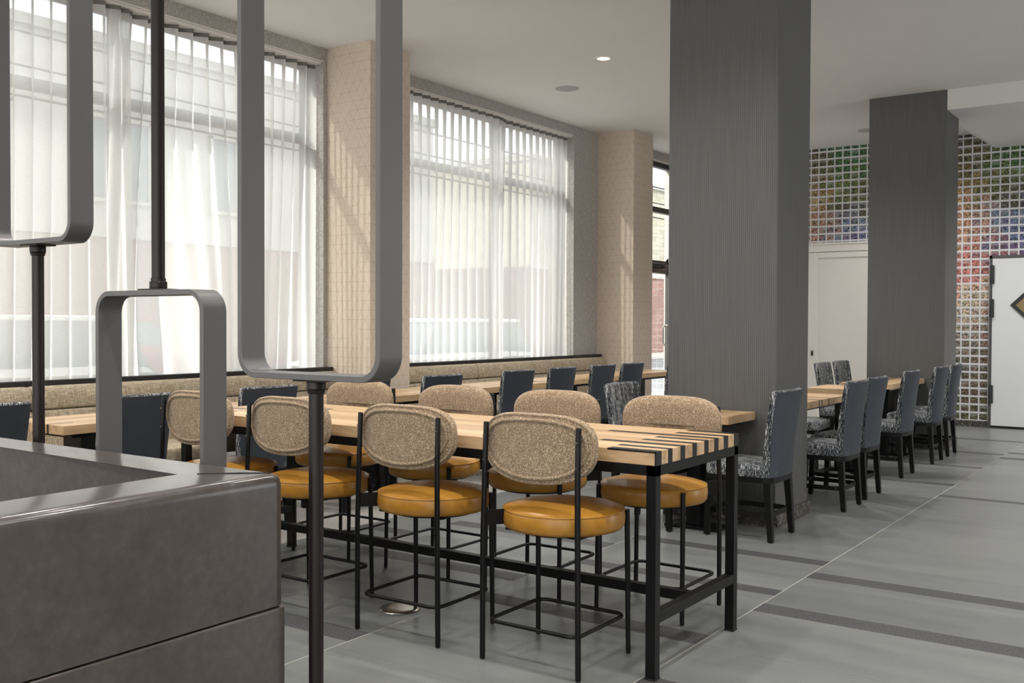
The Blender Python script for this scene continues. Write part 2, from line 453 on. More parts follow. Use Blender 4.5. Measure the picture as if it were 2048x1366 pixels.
# unseen right and back walls, with tall unglazed openings added to let daylight in
bm = B()
y = YB-.15
for a, b in ((8.6, 11.6),):
    box(bm, XR, XR+.15, y, a, 0, CZ); y = b
    box(bm, XR, XR+.15, a, b, 0, .4); box(bm, XR, XR+.15, a, b, 3.5, CZ)
box(bm, XR, XR+.15, y, YF+.15, 0, CZ)
struct('wall_right', bm, 'white_paint', smooth=0)
bm = B(); x = XO
for a, b in ((-6.4, -3.6), (-2.6, .2), (1.2, 4.0)):
    box(bm, x, a, YB-.15, YB, 0, CZ); x = b
    box(bm, a, b, YB-.15, YB, 0, .4); box(bm, a, b, YB-.15, YB, 3.5, CZ)
box(bm, x, XR+.15, YB-.15, YB, 0, CZ)
struct('wall_back', bm, 'white_paint', smooth=0)

# wallpapered piers on the window wall
for y0 in (1.74, 6.92, 12.10):
    bm = B(); box(bm, XW+.0005, -6.49, y0, y0+.563, 0, CZ-.001)
    struct('pier', bm, 'wallpaper', smooth=0)

# two charcoal columns with terrazzo bases
for x0, x1, y0, y1 in ((-3.325, -2.492, 6.745, 7.40), (-3.35, -2.497, 12.03, 12.655)):
    bm = B(); box(bm, x0, x1, y0, y1, 0, CZ-.001, .004, 1)
    c = struct('column', bm, 'column')
    bm = B()
    for a in ((x0-.022, x1+.022, y0-.018, y0-.0005), (x0-.022, x1+.022, y1+.0005, y1+.018), (x0-.022, x0-.0005, y0-.0005, y1+.0005), (x1+.0005, x1+.022, y0-.0005, y1+.0005)):
        box(bm, *a, 0, .095)
    obj('column_base', bm, 'terrazzo', c)

# windows: frame, transom bar, mullions, panes
def window(name, a, b, mull, zs=SILL, zt=HEAD):
    bm = B()
    x0, x1 = XG-.04, XG+.035
    box(bm, x0, x1, a, a+.05, zs, zt); box(bm, x0, x1, b-.05, b, zs, zt)
    box(bm, x0, x1, a, b, zs, zs+.06); box(bm, x0, x1, a, b, zt-.06, zt)
    box(bm, x0, x1, a, b, 3.15, 3.235)
    for m in mull: box(bm, x0, x1, m-.03, m+.03, zs, zt)
    w = struct(name, bm, 'black_frame', smooth=0)
    bm = B(); box(bm, XG-.006, XG, a+.03, b-.03, zs+.03, zt-.03)
    obj('window_pane', bm, 'glass', w, smooth=0)
window('window_1', -3.3, 1.72, [-1.6, .1])
window('window_2', 2.30, 6.87, [4.78])
window('window_3', 7.53, 11.475, [9.97])

# glazed street door at the far end of the window wall
bm = B(); x0, x1 = -7.26, -7.17
for a in ((12.95, 13.02), (14.80, 14.86)): box(bm, x0, x1, *a, 0, HEAD)
box(bm, x0, x1, 12.95, 14.86, 3.86, HEAD); box(bm, x0, x1, 12.95, 14.86, 3.155, 3.235); box(bm, x0, x1, 12.95, 14.86, 2.30, 2.40)
d = struct('door_1', bm, 'black_frame', smooth=0)
bm = B(); box(bm, -7.215, -7.209, 12.98, 14.84, 2.36, 3.90); obj('transom_pane', bm, 'glass', d, smooth=0)
bm = B()
for a in ((13.03, 13.10), (14.58, 14.64)): box(bm, -7.24, -7.19, *a, .02, 2.295)
box(bm, -7.24, -7.19, 13.03, 14.64, .02, .20); box(bm, -7.24, -7.19, 13.03, 14.64, 2.20, 2.295)
obj('door_leaf', bm, 'black_frame', d, smooth=0)
bm = B(); box(bm, -7.218, -7.212, 13.08, 14.60, .12, 2.24); obj('door_pane', bm, 'glass', d, smooth=0)
bm = B(); box(bm, -7.19, -7.12, 13.55, 14.40, 2.20, 2.285, .006); tube(bm, [(-7.11, 14.3, 2.30), (-7.02, 14.05, 2.315), (-7.13, 13.7, 2.34)], .014, 8)
tube(bm, [(-7.12, 14.22, 2.28), (-7.06, 14.3, 2.42), (-7.12, 14.42, 2.36)], .012, 8)
obj('door_closer', bm, 'black_metal', d)
bm = B(); tube(bm, [(-7.19, 14.50, 1.38), (-7.13, 14.50, 1.38), (-7.13, 14.33, 1.37), (-7.13, 14.30, 1.34), (-7.13, 14.30, 1.10), (-7.13, 14.33, 1.07), (-7.13, 14.50, 1.06), (-7.19, 14.50, 1.06)], .013, 8)
obj('pull_handle', bm, 'steel', d)
bm = B(); box(bm, -7.19, -7.17, 14.585, 14.635, .02, 2.2); obj('door_stile', bm, 'steel', d, smooth=0)

# white sliding panel door below the photographs
bm = B()
box(bm, -5.062, -3.75, YF-.05, YF-.001, 0, 2.49, .004, 1)
d2 = struct('door_2', bm, 'white_paint')
bm = B(); box(bm, -5.10, -3.70, YF-.062, YF-.001, 2.495, 2.600, .004, 1); box(bm, -5.12, -3.68, YF-.075, YF-.001, 2.600, 2.628, .004, 1)
obj('door_casing', bm, 'white_paint', d2)
bm = B()
box(bm, -5.060, -4.895, YF-.068, YF-.0505, .01, 2.485, .003, 1); box(bm, -3.92, -3.752, YF-.068, YF-.0505, .01, 2.485, .003, 1)
box(bm, -4.895, -3.92, YF-.068, YF-.0505, 2.405, 2.485, .003, 1); box(bm, -4.895, -3.92, YF-.068, YF-.0505, .01, .22, .003, 1)
obj('door_stiles', bm, 'white_paint', d2)
bm = B(); box(bm, -5.00, -4.955, YF-.071, YF-.069, .925, 1.02, 0); obj('flush_pull', bm, 'steel', d2)
bm = B(); box(bm, -4.99, -4.965, YF-.0722, YF-.0712, .94, 1.005, 0); obj('pull_recess', bm, 'dark', d2)

# white swing door with diamond light
bm = B(); box(bm, -2.505, -1.20, YF-.045, YF-.001, .03, 2.315, .004, 1)
d3 = struct('door_3', bm, 'door_paint')
bm = B()
for a in ((-2.545, -2.508), (-1.197, -1.16)): box(bm, *a, YF-.03, YF-.001, 0, 2.36, .003, 1)
box(bm, -2.545, -1.16, YF-.03, YF-.001, 2.32, 2.36, .003, 1)
obj('door_casing', bm, 'grey_metal', d3)
bm = B(); box(bm, -2.508, -1.197, YF-.04, YF-.002, .0, .028, 0); obj('door_sweep', bm, 'dark', d3)
cx, cz = -1.852, 1.682
bm = B()
def dia(r, y): return [(cx+r, y, cz), (cx, y, cz+r), (cx-r, y, cz), (cx, y, cz-r)]
loft(bm, [dia(.425, YF-.046), dia(.425, YF-.060), dia(.365, YF-.060), dia(.365, YF-.048)], cap=False)
df = obj('diamond_frame', bm, 'hinge', d3, smooth=0)
bm = B(); loft(bm, [dia(.365, YF-.0462), dia(.365, YF-.050)]); obj('diamond_pane', bm, 'amber', df, smooth=0)
for z in (2.10, 1.637, .462):
    bm = B(); box(bm, -2.53, -2.478, YF-.066, YF-.046, z-.125, z+.125, .006)
    tube(bm, [(-2.505, YF-.068, z-.128), (-2.505, YF-.068, z+.128)], .011, 8)
    obj('hinge', bm, 'hinge', d3)

# ceiling fittings
def downlight(loc, label):
    t = thing('downlight', label, 'ceiling light', loc, 0, 'recessed ceiling downlights')
    bm = B(); lathe(bm, [(.092, 0), (.092, -.006), (.088, -.010), (.066, -.010), (.060, -.002)], 40); obj('trim_ring', bm, 'white_paint', t)
    bm = B(); lathe(bm, [(.001, -.004), (.060, -.004), (.060, -.002), (.001, -.002)], 32); obj('lens', bm, 'lens', t)
    return t
dl = downlight((-5.012, 8.697, CZ), 'small round lit downlight set in the pale ceiling')
added_lights = [(x, y) for x in (-6.0, -4.4, -2.8, -1.2, .4, 2.0) for y in (-2.6, -.6, 1.4, 3.4, 5.2) if -.575*x+.818*y < 7.7]  # fill downlights added outside the frame to brighten the room
added_lights += [(2.0, 8.5), (2.0, 11.0), (.9, 8.5), (.9, 11.0), (-3.5, 8.75), (-3.62, 9.9), (-3.25, 13.7)]  # more added fill, some tucked behind the columns for tables and far wall
for k, (x, y) in enumerate(added_lights):
    dup(dl, (x, y, CZ), 0, 'fill downlight added out of view to brighten the room')
def add_spot(x, y, z, e, size=2.4):  # lamp for the visible downlight and for the added fill ones
    L = bpy.data.lights.new('downlight_lamp', 'SPOT'); L.energy = e; L.spot_size = size; L.spot_blend = .9; L.color = (1, .97, .93); L.shadow_soft_size = .06
    o = bpy.data.objects.new('downlight_lamp', L); COL.objects.link(o); o.location = (x, y, z)
SPOT = 92
for x, y in added_lights + [(-5.012, 8.697)]: add_spot(x, y, CZ-.03, SPOT*(1.7 if y > 8.6 else 1))
for x, y in ((-1.2, 13.6), (.1, 13.6), (1.4, 13.6)):  # unseen bay downlights added to brighten the far wall and door
    dup(dl, (x, y, 3.832), 0, 'fill downlight added out of view to brighten the room'); add_spot(x, y, 3.80, SPOT*1.5)
for k, (x, y, lab) in enumerate(((-5.999, 9.595, 'flat round grey speaker grille in the ceiling near the curtained window'), (-3.906, 13.95, 'flat round speaker grille in the ceiling, half behind the far column'))):
    bm = B(); lathe(bm, [(.001, -.008), (.120, -.008), (.130, -.006), (.134, 0)], 48)
    o = tag(obj('ceiling_speaker', bm, 'speaker'), lab, 'ceiling speaker'); o.location = (x, y, CZ)

# ------------------------------------------------------------------ sheer curtains
def curtain(y0, y1, pitch, seed, label, x0=-7.12):
    rnd = random.Random(seed)
    c = thing('sheer_curtain', label, 'curtain', (0, 0, 0), 0, 'sheer curtains at the street windows')
    ph = [(rnd.uniform(.5, 2.6), rnd.uniform(0, 6.28), rnd.uniform(.4, 1.2)) for _ in range(5)]
    ph2 = [(rnd.uniform(4, 14), rnd.uniform(0, 6.28)) for _ in range(4)]
    L = y1-y0; nj = int(L/pitch*12); zs = [3.893, 3.86, 3.80, 3.7, 3.55, 3.3, 3.0, 2.7, 2.4, 2.1, 1.8, 1.5, 1.25, 1.05, .975]
    def pos(y, z):
        d = (3.9-z)/2.95
        w = sum(a*math.sin(f*y*1.7+p+d*1.5) for f, p, a in ph)*(.25+1.8*d)
        a = .031*(1+.5*d*math.sin(ph2[0][0]*y*.45+ph2[0][1]))*(1-.35*d)*min(1, .3+.7*max(0, min(y-y0, y1-y))/.22)
        t = 2*PI*(y-y0)/pitch+w
        k = 1-.75*d; sh = 1.15*(math.sin(t)-.42*k*math.sin(2*t)+.20*k*k*math.sin(3*t))+.15*d*math.sin(2*t+ph2[1][1])
        return (x0+a*sh, y+.03*d*math.sin(ph2[2][0]*y*.3+ph2[2][1]), z)
    bm = B()
    loft(bm, [[pos(y0+L*j/nj, z) for j in range(nj+1)] for z in zs], closed_ring=False, cap=False)
    f = obj('sheer_cloth', bm, 'sheer', c, smooth=180, uv=False)
    uv = f.data.uv_layers.new(name='UVMap')
    for lp in f.data.loops:
        co = f.data.vertices[lp.vertex_index].co; uv.data[lp.index].uv = (co.y, co.z)
    bm = B()
    outer = [pos(y0+L*j/nj, 3.87) for j in range(nj+1)]
    loft(bm, [[(p[0]+.002, p[1], z) for p in outer] for z in (3.897, 3.862)], closed_ring=False, cap=False)
    obj('heading_tape', bm, 'heading', c, smooth=180)
    return c
curtain(2.33, 4.80, .145, 3, 'sheer curtain panel behind the upright grey loops at the near window', -7.100)
curtain(4.66, 6.86, .145, 5, 'sheer curtain panel drawn against the wallpapered pier at the near window', -7.168)
curtain(7.545, 9.90, .145, 11, 'sheer curtain panel covering the pier side of the far window', -7.100)
curtain(9.80, 11.465, .145, 17, 'sheer curtain panel covering the window side beside the grey cloth wall', -7.168)
curtain(-3.25, 1.70, .14, 23, 'sheer curtain panel out of view beside the camera')
for k, (a, b, lab) in enumerate(((2.31, 6.86, 'white curtain track above the near pair of sheers'), (7.54, 11.465, 'white curtain track above the far pair of sheers'))):
    bm = B(); box(bm, -7.20, -7.075, a, b, 3.899, 3.917, .002, 1)
    tag(obj('curtain_track', bm, 'white_paint'), lab, 'curtain track', 'curtain tracks')

# ------------------------------------------------------------------ banquettes along the window wall
def bench(y0, y1, label):
    t = thing('banquette', label, 'banquette', (0, (y0+y1)/2, 0), 0, 'tan banquettes under the street windows')
    h = (y1-y0)/2-.003
    prof_u = [(-7.04, .776), (-6.915, .776), (-6.893, .79), (-6.885, .83), (-6.888, .88), (-6.905, .925), (-6.93, .944), (-6.98, .948), (-7.04, .948)]
    def slab(name, prof, mat, ins=.02):
        bm = B(); n = len(prof)
        cxm = sum(p[0] for p in prof)/n; czm = sum(p[1] for p in prof)/n
        def ring(y, s): return [(cxm+(p[0]-cxm)*s if p[0] > -7.03 else p[0], y, czm+(p[1]-czm)*s) for p in prof]
        loft(bm, [ring(-h, .90), ring(-h+.006, .96), ring(-h+ins, 1), ring(h-ins, 1), ring(h-.006, .96), ring(h, .90)])
        return obj(name, bm, mat, t, 40)
    slab('back_cushion', prof_u, 'banquette')
    slab('lower_back', [(-7.04, .47), (-6.86, .47), (-6.855, .5), (-6.865, .72), (-6.88, .762), (-6.90, .772), (-7.04, .772)], 'banquette')
    slab('seat_cushion', [(-6.855, .36), (-6.37, .36), (-6.352, .375), (-6.35, .44), (-6.365, .465), (-6.42, .475), (-6.855, .475)], 'banquette')
    bm = B(); box(bm, -7.03, -6.42, -h, h, .0, .355); obj('plinth', bm, 'black_wood', t)
    bm = B(); box(bm, -7.05, -6.965, -h, h, .95, .984, .003, 1); obj('top_ledge', bm, 'ledge', t)
bench(2.31, 3.865, 'tan banquette section behind the leftmost pole, its right end at the seam')
bench(3.865, 5.40, 'tan banquette section behind the low grey loop')
bench(5.40, 6.915, 'tan banquette section ending at the wallpapered pier')
bench(7.49, 9.14, 'tan banquette section just right of the nearer wallpapered pier')
bench(9.14, 10.69, 'tan banquette section in the middle of the far window')
bench(10.69, 12.095, 'tan banquette section against the farther wallpapered pier')

# ------------------------------------------------------------------ leather booth in the foreground
t = thing('booth_sofa', 'grey-brown leather booth sofa in the foreground with gloss on its flat top edge', 'sofa', (0, 0, 0))
XA0, XA1, YS0, YS1, ZT = -2.49, -2.293, 1.90, 2.075, .963
def soft_wall(name, x0, x1, y0, y1, z0, z1, r):
    bm = B(); box(bm, x0, x1, y0, y1, z0, z1, r, 5); return obj(name, bm, 'grey_leather', t, 60)
def side(name, z0, z1, r, top):
    """one continuous L-shaped upholstered wall (right side and back), rounded along its edges"""
    bm = B()
    L = lambda d, z: [(-5.2, YS0+d, z), (XA0+d, YS0+d, z), (XA0+d, .2, z), (XA1-d, .2, z), (XA1-d, YS1-d, z), (-5.2, YS1-d, z)]
    vs = []
    loft(bm, [L(0, z0), L(0, z1)])
    es = [e for e in bm.edges if (top and all(abs(v.co.z-z1) < 1e-5 for v in e.verts)) or (abs(e.verts[0].co.z-e.verts[1].co.z) > .01 and e.verts[0].co.x > -2.6 and abs(e.verts[0].co.x-XA1) < .01)]
    if not top: es += [e for e in bm.edges if all(abs(v.co.z-z1) < 1e-5 for v in e.verts)]
    bmesh.ops.bevel(bm, geom=es, offset=r, segments=6, profile=.55, affect='EDGES')
    return obj(name, bm, 'grey_leather', t, 50)
side('upper_panel', .566, ZT, .036, True)
side('lower_panel', .06, .560, .008, False)
bm = B(); box(bm, -5.18, XA1-.03, .23, YS1-.03, 0, .06); obj('toe_kick', bm, 'black_wood', t)
soft_wall('seat_cushion', -5.1, XA0-.004, .9, YS0-.004, .28, .47, .03)
bm = B(); tube(bm, [(XA0+.004, YS0+.002, ZT+.0005), ((XA0+XA1)/2, (YS0+YS1)/2, ZT+.001), (XA1-.03, YS1-.03, ZT+.0005)], .002, 6); obj('mitre_seam', bm, 'dark', t)

# ------------------------------------------------------------------ divider screen: flat grey loops on bronze poles
def loop_frame(cx, zb, zt, label):
    t = thing('divider_loop', label, 'screen frame', (cx, 2.148, 0), 0, 'grey loops of the divider screen')
    hx, hz, th, r = .305, (zt-zb)/2, .019, .078
    zc = (zt+zb)/2
    o = rrect(hx, hz, r, 12); i = rrect(hx-th, hz-th, r-th, 12)
    bm = B(); D = .048; c = .0015
    rings = []
    for (ox, oz), (ix, iz) in zip(o, i):
        dx, dz = (ox-ix), (oz-iz); l = math.hypot(dx, dz); dx, dz = dx/l*c, dz/l*c
        rings.append([(ox, -D+c, oz+zc), (ox, D-c, oz+zc), (ox-dx, D, oz-dz+zc), (ix+dx, D, iz+dz+zc), (ix, D-c, iz+zc), (ix, -D+c, iz+zc), (ix+dx, -D, iz+dz+zc), (ox-dx, -D, oz-dz+zc)])
    loft(bm, rings, loop=True, cap=False)
    obj('metal_loop', bm, 'grey_metal', t, 40)
    def pole(z0, z1, coll):
        bm = B(); lathe(bm, [(.0225, z0), (.0225, z1)], 28); p = obj('pole', bm, 'bronze', t, 60)
        s = 1 if coll < (z0+z1)/2 else -1
        bm = B(); lathe(bm, sorted([(.029, coll+s*.005), (.030, coll+s*.008), (.030, coll+s*.028), (.0285, coll+s*.031), (.0255, coll+s*.031), (.0255, coll+s*.042), (.0226, coll+s*.043)], key=lambda a: a[1]), 28)
        obj('collar', bm, 'bronze', p, 40)
        bm = B(); box(bm, -.062, .062, -.04, .04, min(coll, coll+s*.005), max(coll, coll+s*.005), .001, 1)
        obj('mounting_plate', bm, 'bronze', p)
        e = z0 if s < 0 else z1
        bm = B(); lathe(bm, sorted([(.055, e), (.055, e-s*.008), (.0228, e-s*.010)], key=lambda a: a[1]), 28); obj('flange', bm, 'bronze', p)
    pole(0.0, zb-.0002, zb-.0002); pole(zt+.0002, CZ-.001, zt+.0002)
loop_frame(-3.785, 1.717, 3.12, 'tall grey metal loop on a bronze pole, nearest the left picture edge')
loop_frame(-3.017, .127, 1.527, 'low grey metal loop hanging from a bronze pole behind the leather booth')
loop_frame(-2.237, 1.244, 2.647, 'tall grey metal loop on the bronze pole just right of the leather booth')

# ------------------------------------------------------------------ oak counter table with black inlays
TX0, TX1, TY0, TY1, TZ = -4.775, -1.795, 3.545, 4.376, .912
t = thing('counter_table', 'long oak counter-height table with black striped end on a black metal frame', 'table', ((TX0+TX1)/2, (TY0+TY1)/2, 0))
ox, oy = (TX0+TX1)/2, (TY0+TY1)/2
inl = [(3.545, 3.592, 2.015), (3.650, 3.690, 2.03), (3.765, 3.809, 2.18), (3.881, 3.923, 2.037), (4.000, 4.044, 2.035), (4.104, 4.149, 2.335), (4.208, 4.257, 2.037), (4.324, 4.376, 2.034)]
bm = B(); box(bm, TX0-ox, TX1-ox, TY0-oy, TY1-oy, TZ-.056, TZ, .001, 1)
for a, b, l in inl:
    box(bm, -l-ox, TX1-ox+.0006, a-oy-(.0004 if a == TY0 else 0), b-oy+(.0004 if b > 4.37 else 0), TZ-.007, TZ+.0006, 0, 1, 1)
    box(bm, TX1-ox-.006, TX1-ox+.0007, a-oy-(.0004 if a == TY0 else 0), b-oy+(.0004 if b > 4.37 else 0), TZ-.0562, TZ+.0005, 0, 1, 1)
for x0, x1, y0, y1 in ((-4.26, -4.20, 4.13, 4.17), (-4.775, -4.50, 3.69, 3.72), (-4.775, -4.60, 3.84, 3.875), (-3.6, -3.45, 3.92, 3.955), (-4.775, -4.56, 4.00, 4.04)):
    box(bm, x0-ox, x1-ox, y0-oy, y1-oy, TZ-.01, TZ+.0005, 0, 1, 1)
obj('tabletop', bm, ['oak_x', 'inlay'], t, 20)
lw = .043
bm = B(); z0, z1 = TZ-.056-.042, TZ-.0562
hx, hy = (TX1-TX0)/2, (TY1-TY0)/2
for s in (-1, 1):
    box(bm, -hx, hx, s*hy-lw*(s > 0), s*hy+lw*(s < 0), z0, z1, .0015, 1); box(bm, s*hx-lw*(s > 0), s*hx+lw*(s < 0), -hy, hy, z0, z1, .0015, 1)
obj('apron', bm, 'black_metal', t)
for sx in (-1, 1):
    for sy in (-1, 1):
        bm = B(); xa = sx*hx-lw*(sx > 0); ya = sy*hy-lw*(sy > 0)
        box(bm, xa, xa+lw, ya, ya+lw, .008, z0, .0015, 1)
        l = obj('leg', bm, 'black_metal', t)
        bm = B(); box(bm, xa-.002, xa+lw+.002, ya-.002, ya+lw+.002, 0, .008, .001, 1); obj('foot', bm, 'rubber', l)
    bm = B(); xa = sx*hx-lw*(sx > 0); box(bm, xa, xa+lw, -hy+lw, hy-lw, .224, .266, .0015, 1); obj('cross_rail', bm, 'black_metal', t)
bm = B(); box(bm, -hx+lw, hx-lw, -.03, .012, .224, .266, .0015, 1); obj('stretcher', bm, 'black_metal', t)

# ------------------------------------------------------------------ bar stools
def sup(a, n):
    c, s = math.cos(a), math.sin(a)
    return math.copysign(abs(c)**(2/n), c), math.copysign(abs(s)**(2/n), s)
def make_stool(label):
    t = thing('bar_stool', label, 'stool', (0, 0, 0), 0, 'bar stools at the oak counter table')
    # seat: flat round cushion with a crown and welt
    bm = B(); R = .264; SY = -.068
    lathe(bm, [(.001, .548), (.21, .548), (R-.012, .552), (R-.002, .566), (R, .59), (R-.002, .618), (R-.006, .628), (R-.010, .632), (R-.03, .640), (R-.07, .649), (.12, .657), (.05, .660), (.001, .6605)], 56, 0, SY)
    s = obj('seat', bm, 'mustard', t, 60)
    bm = B(); tube(bm, [((R-.0055)*math.cos(2*PI*k/56), SY+(R-.0055)*math.sin(2*PI*k/56), .6285) for k in range(56)], .0038, 6, True); obj('piping', bm, 'mustard', s, 60)
    bm = B(); lathe(bm, [(.001, .536), (.2, .536), (.2, .5475), (.001, .5475)], 40, 0, SY); obj('seat_plate', bm, 'black_metal', s)
    # backrest pad: rounded, gently curved, standing in front of the two rear posts
    yb, zc = -.33+.012, .903
    def outl(sc, y, n=64):
        out = []
        for k in range(n):
            a = 2*PI*k/n; top = math.sin(a) > 0
            px = .272*sup(a, 3.4 if top else 2.5)[0]; pz = .146*sup(a, 3.4 if top else 2.5)[1]
            ins = 1-sc; px -= math.copysign(min(abs(px), ins*.15), px) if abs(px) > 1e-6 else 0; pz -= math.copysign(min(abs(pz), ins*.15), pz) if abs(pz) > 1e-6 else 0
            out.append((px, y + .55*px*px, zc+pz))
        return out
    bm = B()
    rings = [outl(.2, yb+.004), outl(.5, yb+.0015), outl(.79, yb+.001), outl(.85, yb+.004), outl(.90, yb+.005), outl(.95, yb+.012), outl(1.0, yb+.028), outl(.97, yb+.044), outl(.86, yb+.056), outl(.6, yb+.061), outl(.2, yb+.063)]
    loft(bm, rings)
    b = obj('backrest', bm, 'boucle', t, 60)
    bm = B(); tube(bm, outl(.82, yb-.002), .0075, 8, True); obj('piping', bm, 'boucle', b, 60)
    bm = B(); tube(bm, outl(.95, yb+.010), .0065, 8, True); obj('piping', bm, 'boucle', b, 60)
    r = .0118
    for sx in (-1, 1):
        bm = B(); tube(bm, [(sx*.236, -.332, .006), (sx*.233, -.335, .5), (sx*.228, -.330, .8), (sx*.2265, -.322, 1.0), (sx*.2265, -.3215, 1.003)], [r, r, r, r, r*.85], 12)
        l = obj('leg', bm, 'black_metal', t, 50)
        bm = B(); tube(bm, [(sx*.236, -.332, 0), (sx*.236, -.332, .006)], .009, 10); obj('glide', bm, 'rubber', l)
        for z in (.845, .945):
            bm = B(); tube(bm, [(sx*.2275, -.342, z), (sx*.2275, -.330, z)], .0045, 8); obj('screw', bm, 'steel', l)
        bm = B(); tube(bm, [(sx*.232, .088, .006), (sx*.230, .083, .35), (sx*.228, .078, .622)], [r*.9, r, r], 12)
        l = obj('leg', bm, 'black_metal', t, 50)
        bm = B(); tube(bm, [(sx*.232, .088, 0), (sx*.232, .088, .006)], .009, 10); obj('glide', bm, 'rubber', l)
        bm = B(); p0 = Vector((sx*.234, -.332, 0)); p1 = Vector((sx*.165, -.232, 0)); nn = Vector((p1.y-p0.y, p0.x-p1.x, 0)).normalized()*.003
        loft(bm, [[tuple(p+k*nn+Vector((0, 0, z))) for p, k in ((p0, -1), (p0, 1), (p1, 1), (p1, -1))] for z in (.566, .63)])
        box(bm, sx*.155-.03, sx*.155+.03, -.24, -.17, .538, .546)
        obj('seat_bracket', bm, 'black_metal', t)
    # foot ring
    bm = B(); tube(bm, [(x, y-.117, .166) for x, y in rrect(.219, .205, .05, 6)], .0085, 10, True)
    obj('foot_ring', bm, 'black_metal', t, 60)
    return t
near = [(-2.277, 0, 'bar stool with its back to us, closest to the striped end of the counter table'),
        (-2.998, .02, 'bar stool with its back to us, second from the striped end of the counter table'),
        (-3.765, 0, 'bar stool with its back to us, half hidden by the bronze pole'),
        (-4.465, -.03, 'bar stool with its back to us, half hidden by the low grey loop')]
far = [(-2.262, 0, 'bar stool facing us across the counter table at its striped end'),
       (-2.95, .02, 'bar stool facing us across the counter table, second from the striped end'),
       (-3.665, -.01, 'bar stool facing us across the counter table, third from the striped end'),
       (-4.43, .02, 'bar stool facing us across the counter table, under the corner of the right grey loop')]
st = make_stool(near[0][2])
for k, (x, a, lab) in enumerate(near):
    if k == 0: st.location = (x, 3.70, 0)
    else: dup(st, (x, 3.695, 0), a, lab)
for x, a, lab in far: dup(st, (x, 4.375, 0), PI+a, lab)

# ------------------------------------------------------------------ dining chairs
def make_chair(label):
    t = thing('dining_chair', label, 'chair', (0, 0, 0), 0, 'slate blue dining chairs')
    def seat_out(s=1.0, z=0, dy=0):
        pts = []
        for x, y in rrect(.222, .24, .075, 6):
            k = 1.0+.06*(y/.24)
            pts.append((x*k*s, y*s+dy, z))
        return pts
    bm = B(); loft(bm, [seat_out(1, .382), seat_out(1, .418)]); obj('seat_frame', bm, 'black_wood', t, 40)
    bm = B(); loft(bm, [seat_out(.985, .4182), seat_out(1.0, .43), seat_out(1.005, .46), seat_out(.99, .482), seat_out(.94, .497), seat_out(.7, .51), seat_out(.3, .515)])
    obj('seat', bm, 'chenille', t, 45)
    # backrest: patterned inside and edges, plain vinyl outside panel
    zs = [.4185, .50, .62, .75, .88, .955, .975]
    def prof(z):
        f = (z-.4185)/.5615
        hw = .212+.026*f; th = .050-.012*f
        yr = -.238-.066*f+.012*math.sin(f*PI)
        return hw, th, yr
    def bring(z, ins=0):
        hw, th, yr = prof(z); hw -= ins; n = 12; out = []
        curve = .026+.008*((z-.4185)/.5615)
        for k in range(n+1):
            x = -hw+2*hw*k/n; c = (abs(x)/hw)**2.6*curve; out.append((x, yr+c+ins*.6, z))
        for k in range(n+1):
            x = hw-2*hw*k/n; c = (abs(x)/hw)**2.6*curve; out.append((x, yr+c*.9+th-ins*.6, z))
        return out
    bm = B(); loft(bm, [bring(z) for z in zs] + [bring(.984, .006), bring(.989, .018)])
    bk = obj('backrest', bm, 'chenille', t, 50)
    bm = B()
    rows_o, rows_i = [], []
    for z in [.421, .50, .62, .75, .88, .955, .978]:
        hw, th, yr = prof(min(z, .975)); n = 12; curve = .026+.008*((z-.4185)/.5615); a = []; b = []
        for k in range(n+1):
            x = (-hw+2*hw*k/n)*.992; c = (abs(x)/hw)**2.6*curve
            e = .010 if 0 < k < n else .004
            a.append((x, yr+c-e, z)); b.append((x, yr+c+.001, z))
        rows_o.append(a+list(reversed(b)))
    loft(bm, rows_o)
    bp = obj('back_panel', bm, 'navy_vinyl', bk, 60)
    def splay(x0, y0, x1, y1, z1, w0, w1):
        bm = B()
        rg = lambda x, y, w, z: [(x-w, y-w, z), (x+w, y-w, z), (x+w, y+w, z), (x-w, y+w, z)]
        loft(bm, [rg(x1, y1, w1, .006), rg(x0, y0, w0, z1)])
        l = obj('leg', bm, 'black_wood', t, 20)
        bm = B(); tube(bm, [(x1, y1, 0), (x1, y1, .006)], w1*.6, 8); obj('glide', bm, 'rubber', l)
    for s in (-1, 1):
        splay(s*.186, -.195, s*.195, -.222, .3815, .023, .017)
        splay(s*.190, .205, s*.194, .222, .3815, .023, .017)
    bm = B()
    out = rrect(.19, .212, .07, 6)
    rings = []
    for x, y in out:
        l = math.hypot(x, y); nx, ny = x/l*.013, y/l*.013
        rings.append([(x, y, .155), (x, y, .187), (x-nx, y-ny, .187), (x-nx, y-ny, .155)])
    loft(bm, rings, loop=True, cap=False); obj('stretcher', bm, 'black_wood', t, 40)
    return t
rowY = [2.66, 3.555, 4.56, 5.51, 6.41, 7.50, 8.245, 9.04, 9.68, 10.83]
lab_row = ['slate blue chair at the left picture edge, facing the window banquette',
           'slate blue chair seen through the low grey loop, facing the window banquette',
           'slate blue chair rising behind the pole-crossed bar stool, facing the window banquette',
           'slate blue chair peeking out right of the far-left tan stool back, facing the banquette',
           'slate blue chair whose top shows above the third far stool, facing the banquette',
           'slate blue chair in full back view between two far bar stools, facing the banquette',
           'slate blue chair just right of the one between two far stools, facing the banquette',
           'left one of two slate blue chairs before the farther wallpapered pier',
           'right one of two slate blue chairs before the farther wallpapered pier',
           'slate blue chair almost hidden by the near charcoal column edge, facing the banquette']
ch = make_chair(lab_row[0])
rnd = random.Random(4)
for k, y in enumerate(rowY):
    a = PI/2+rnd.uniform(-.03, .03)
    if k == 0: ch.location = (-5.445, y, 0); ch.rotation_euler = (0, 0, a)
    else: dup(ch, (-5.445, y, 0), a, lab_row[k])
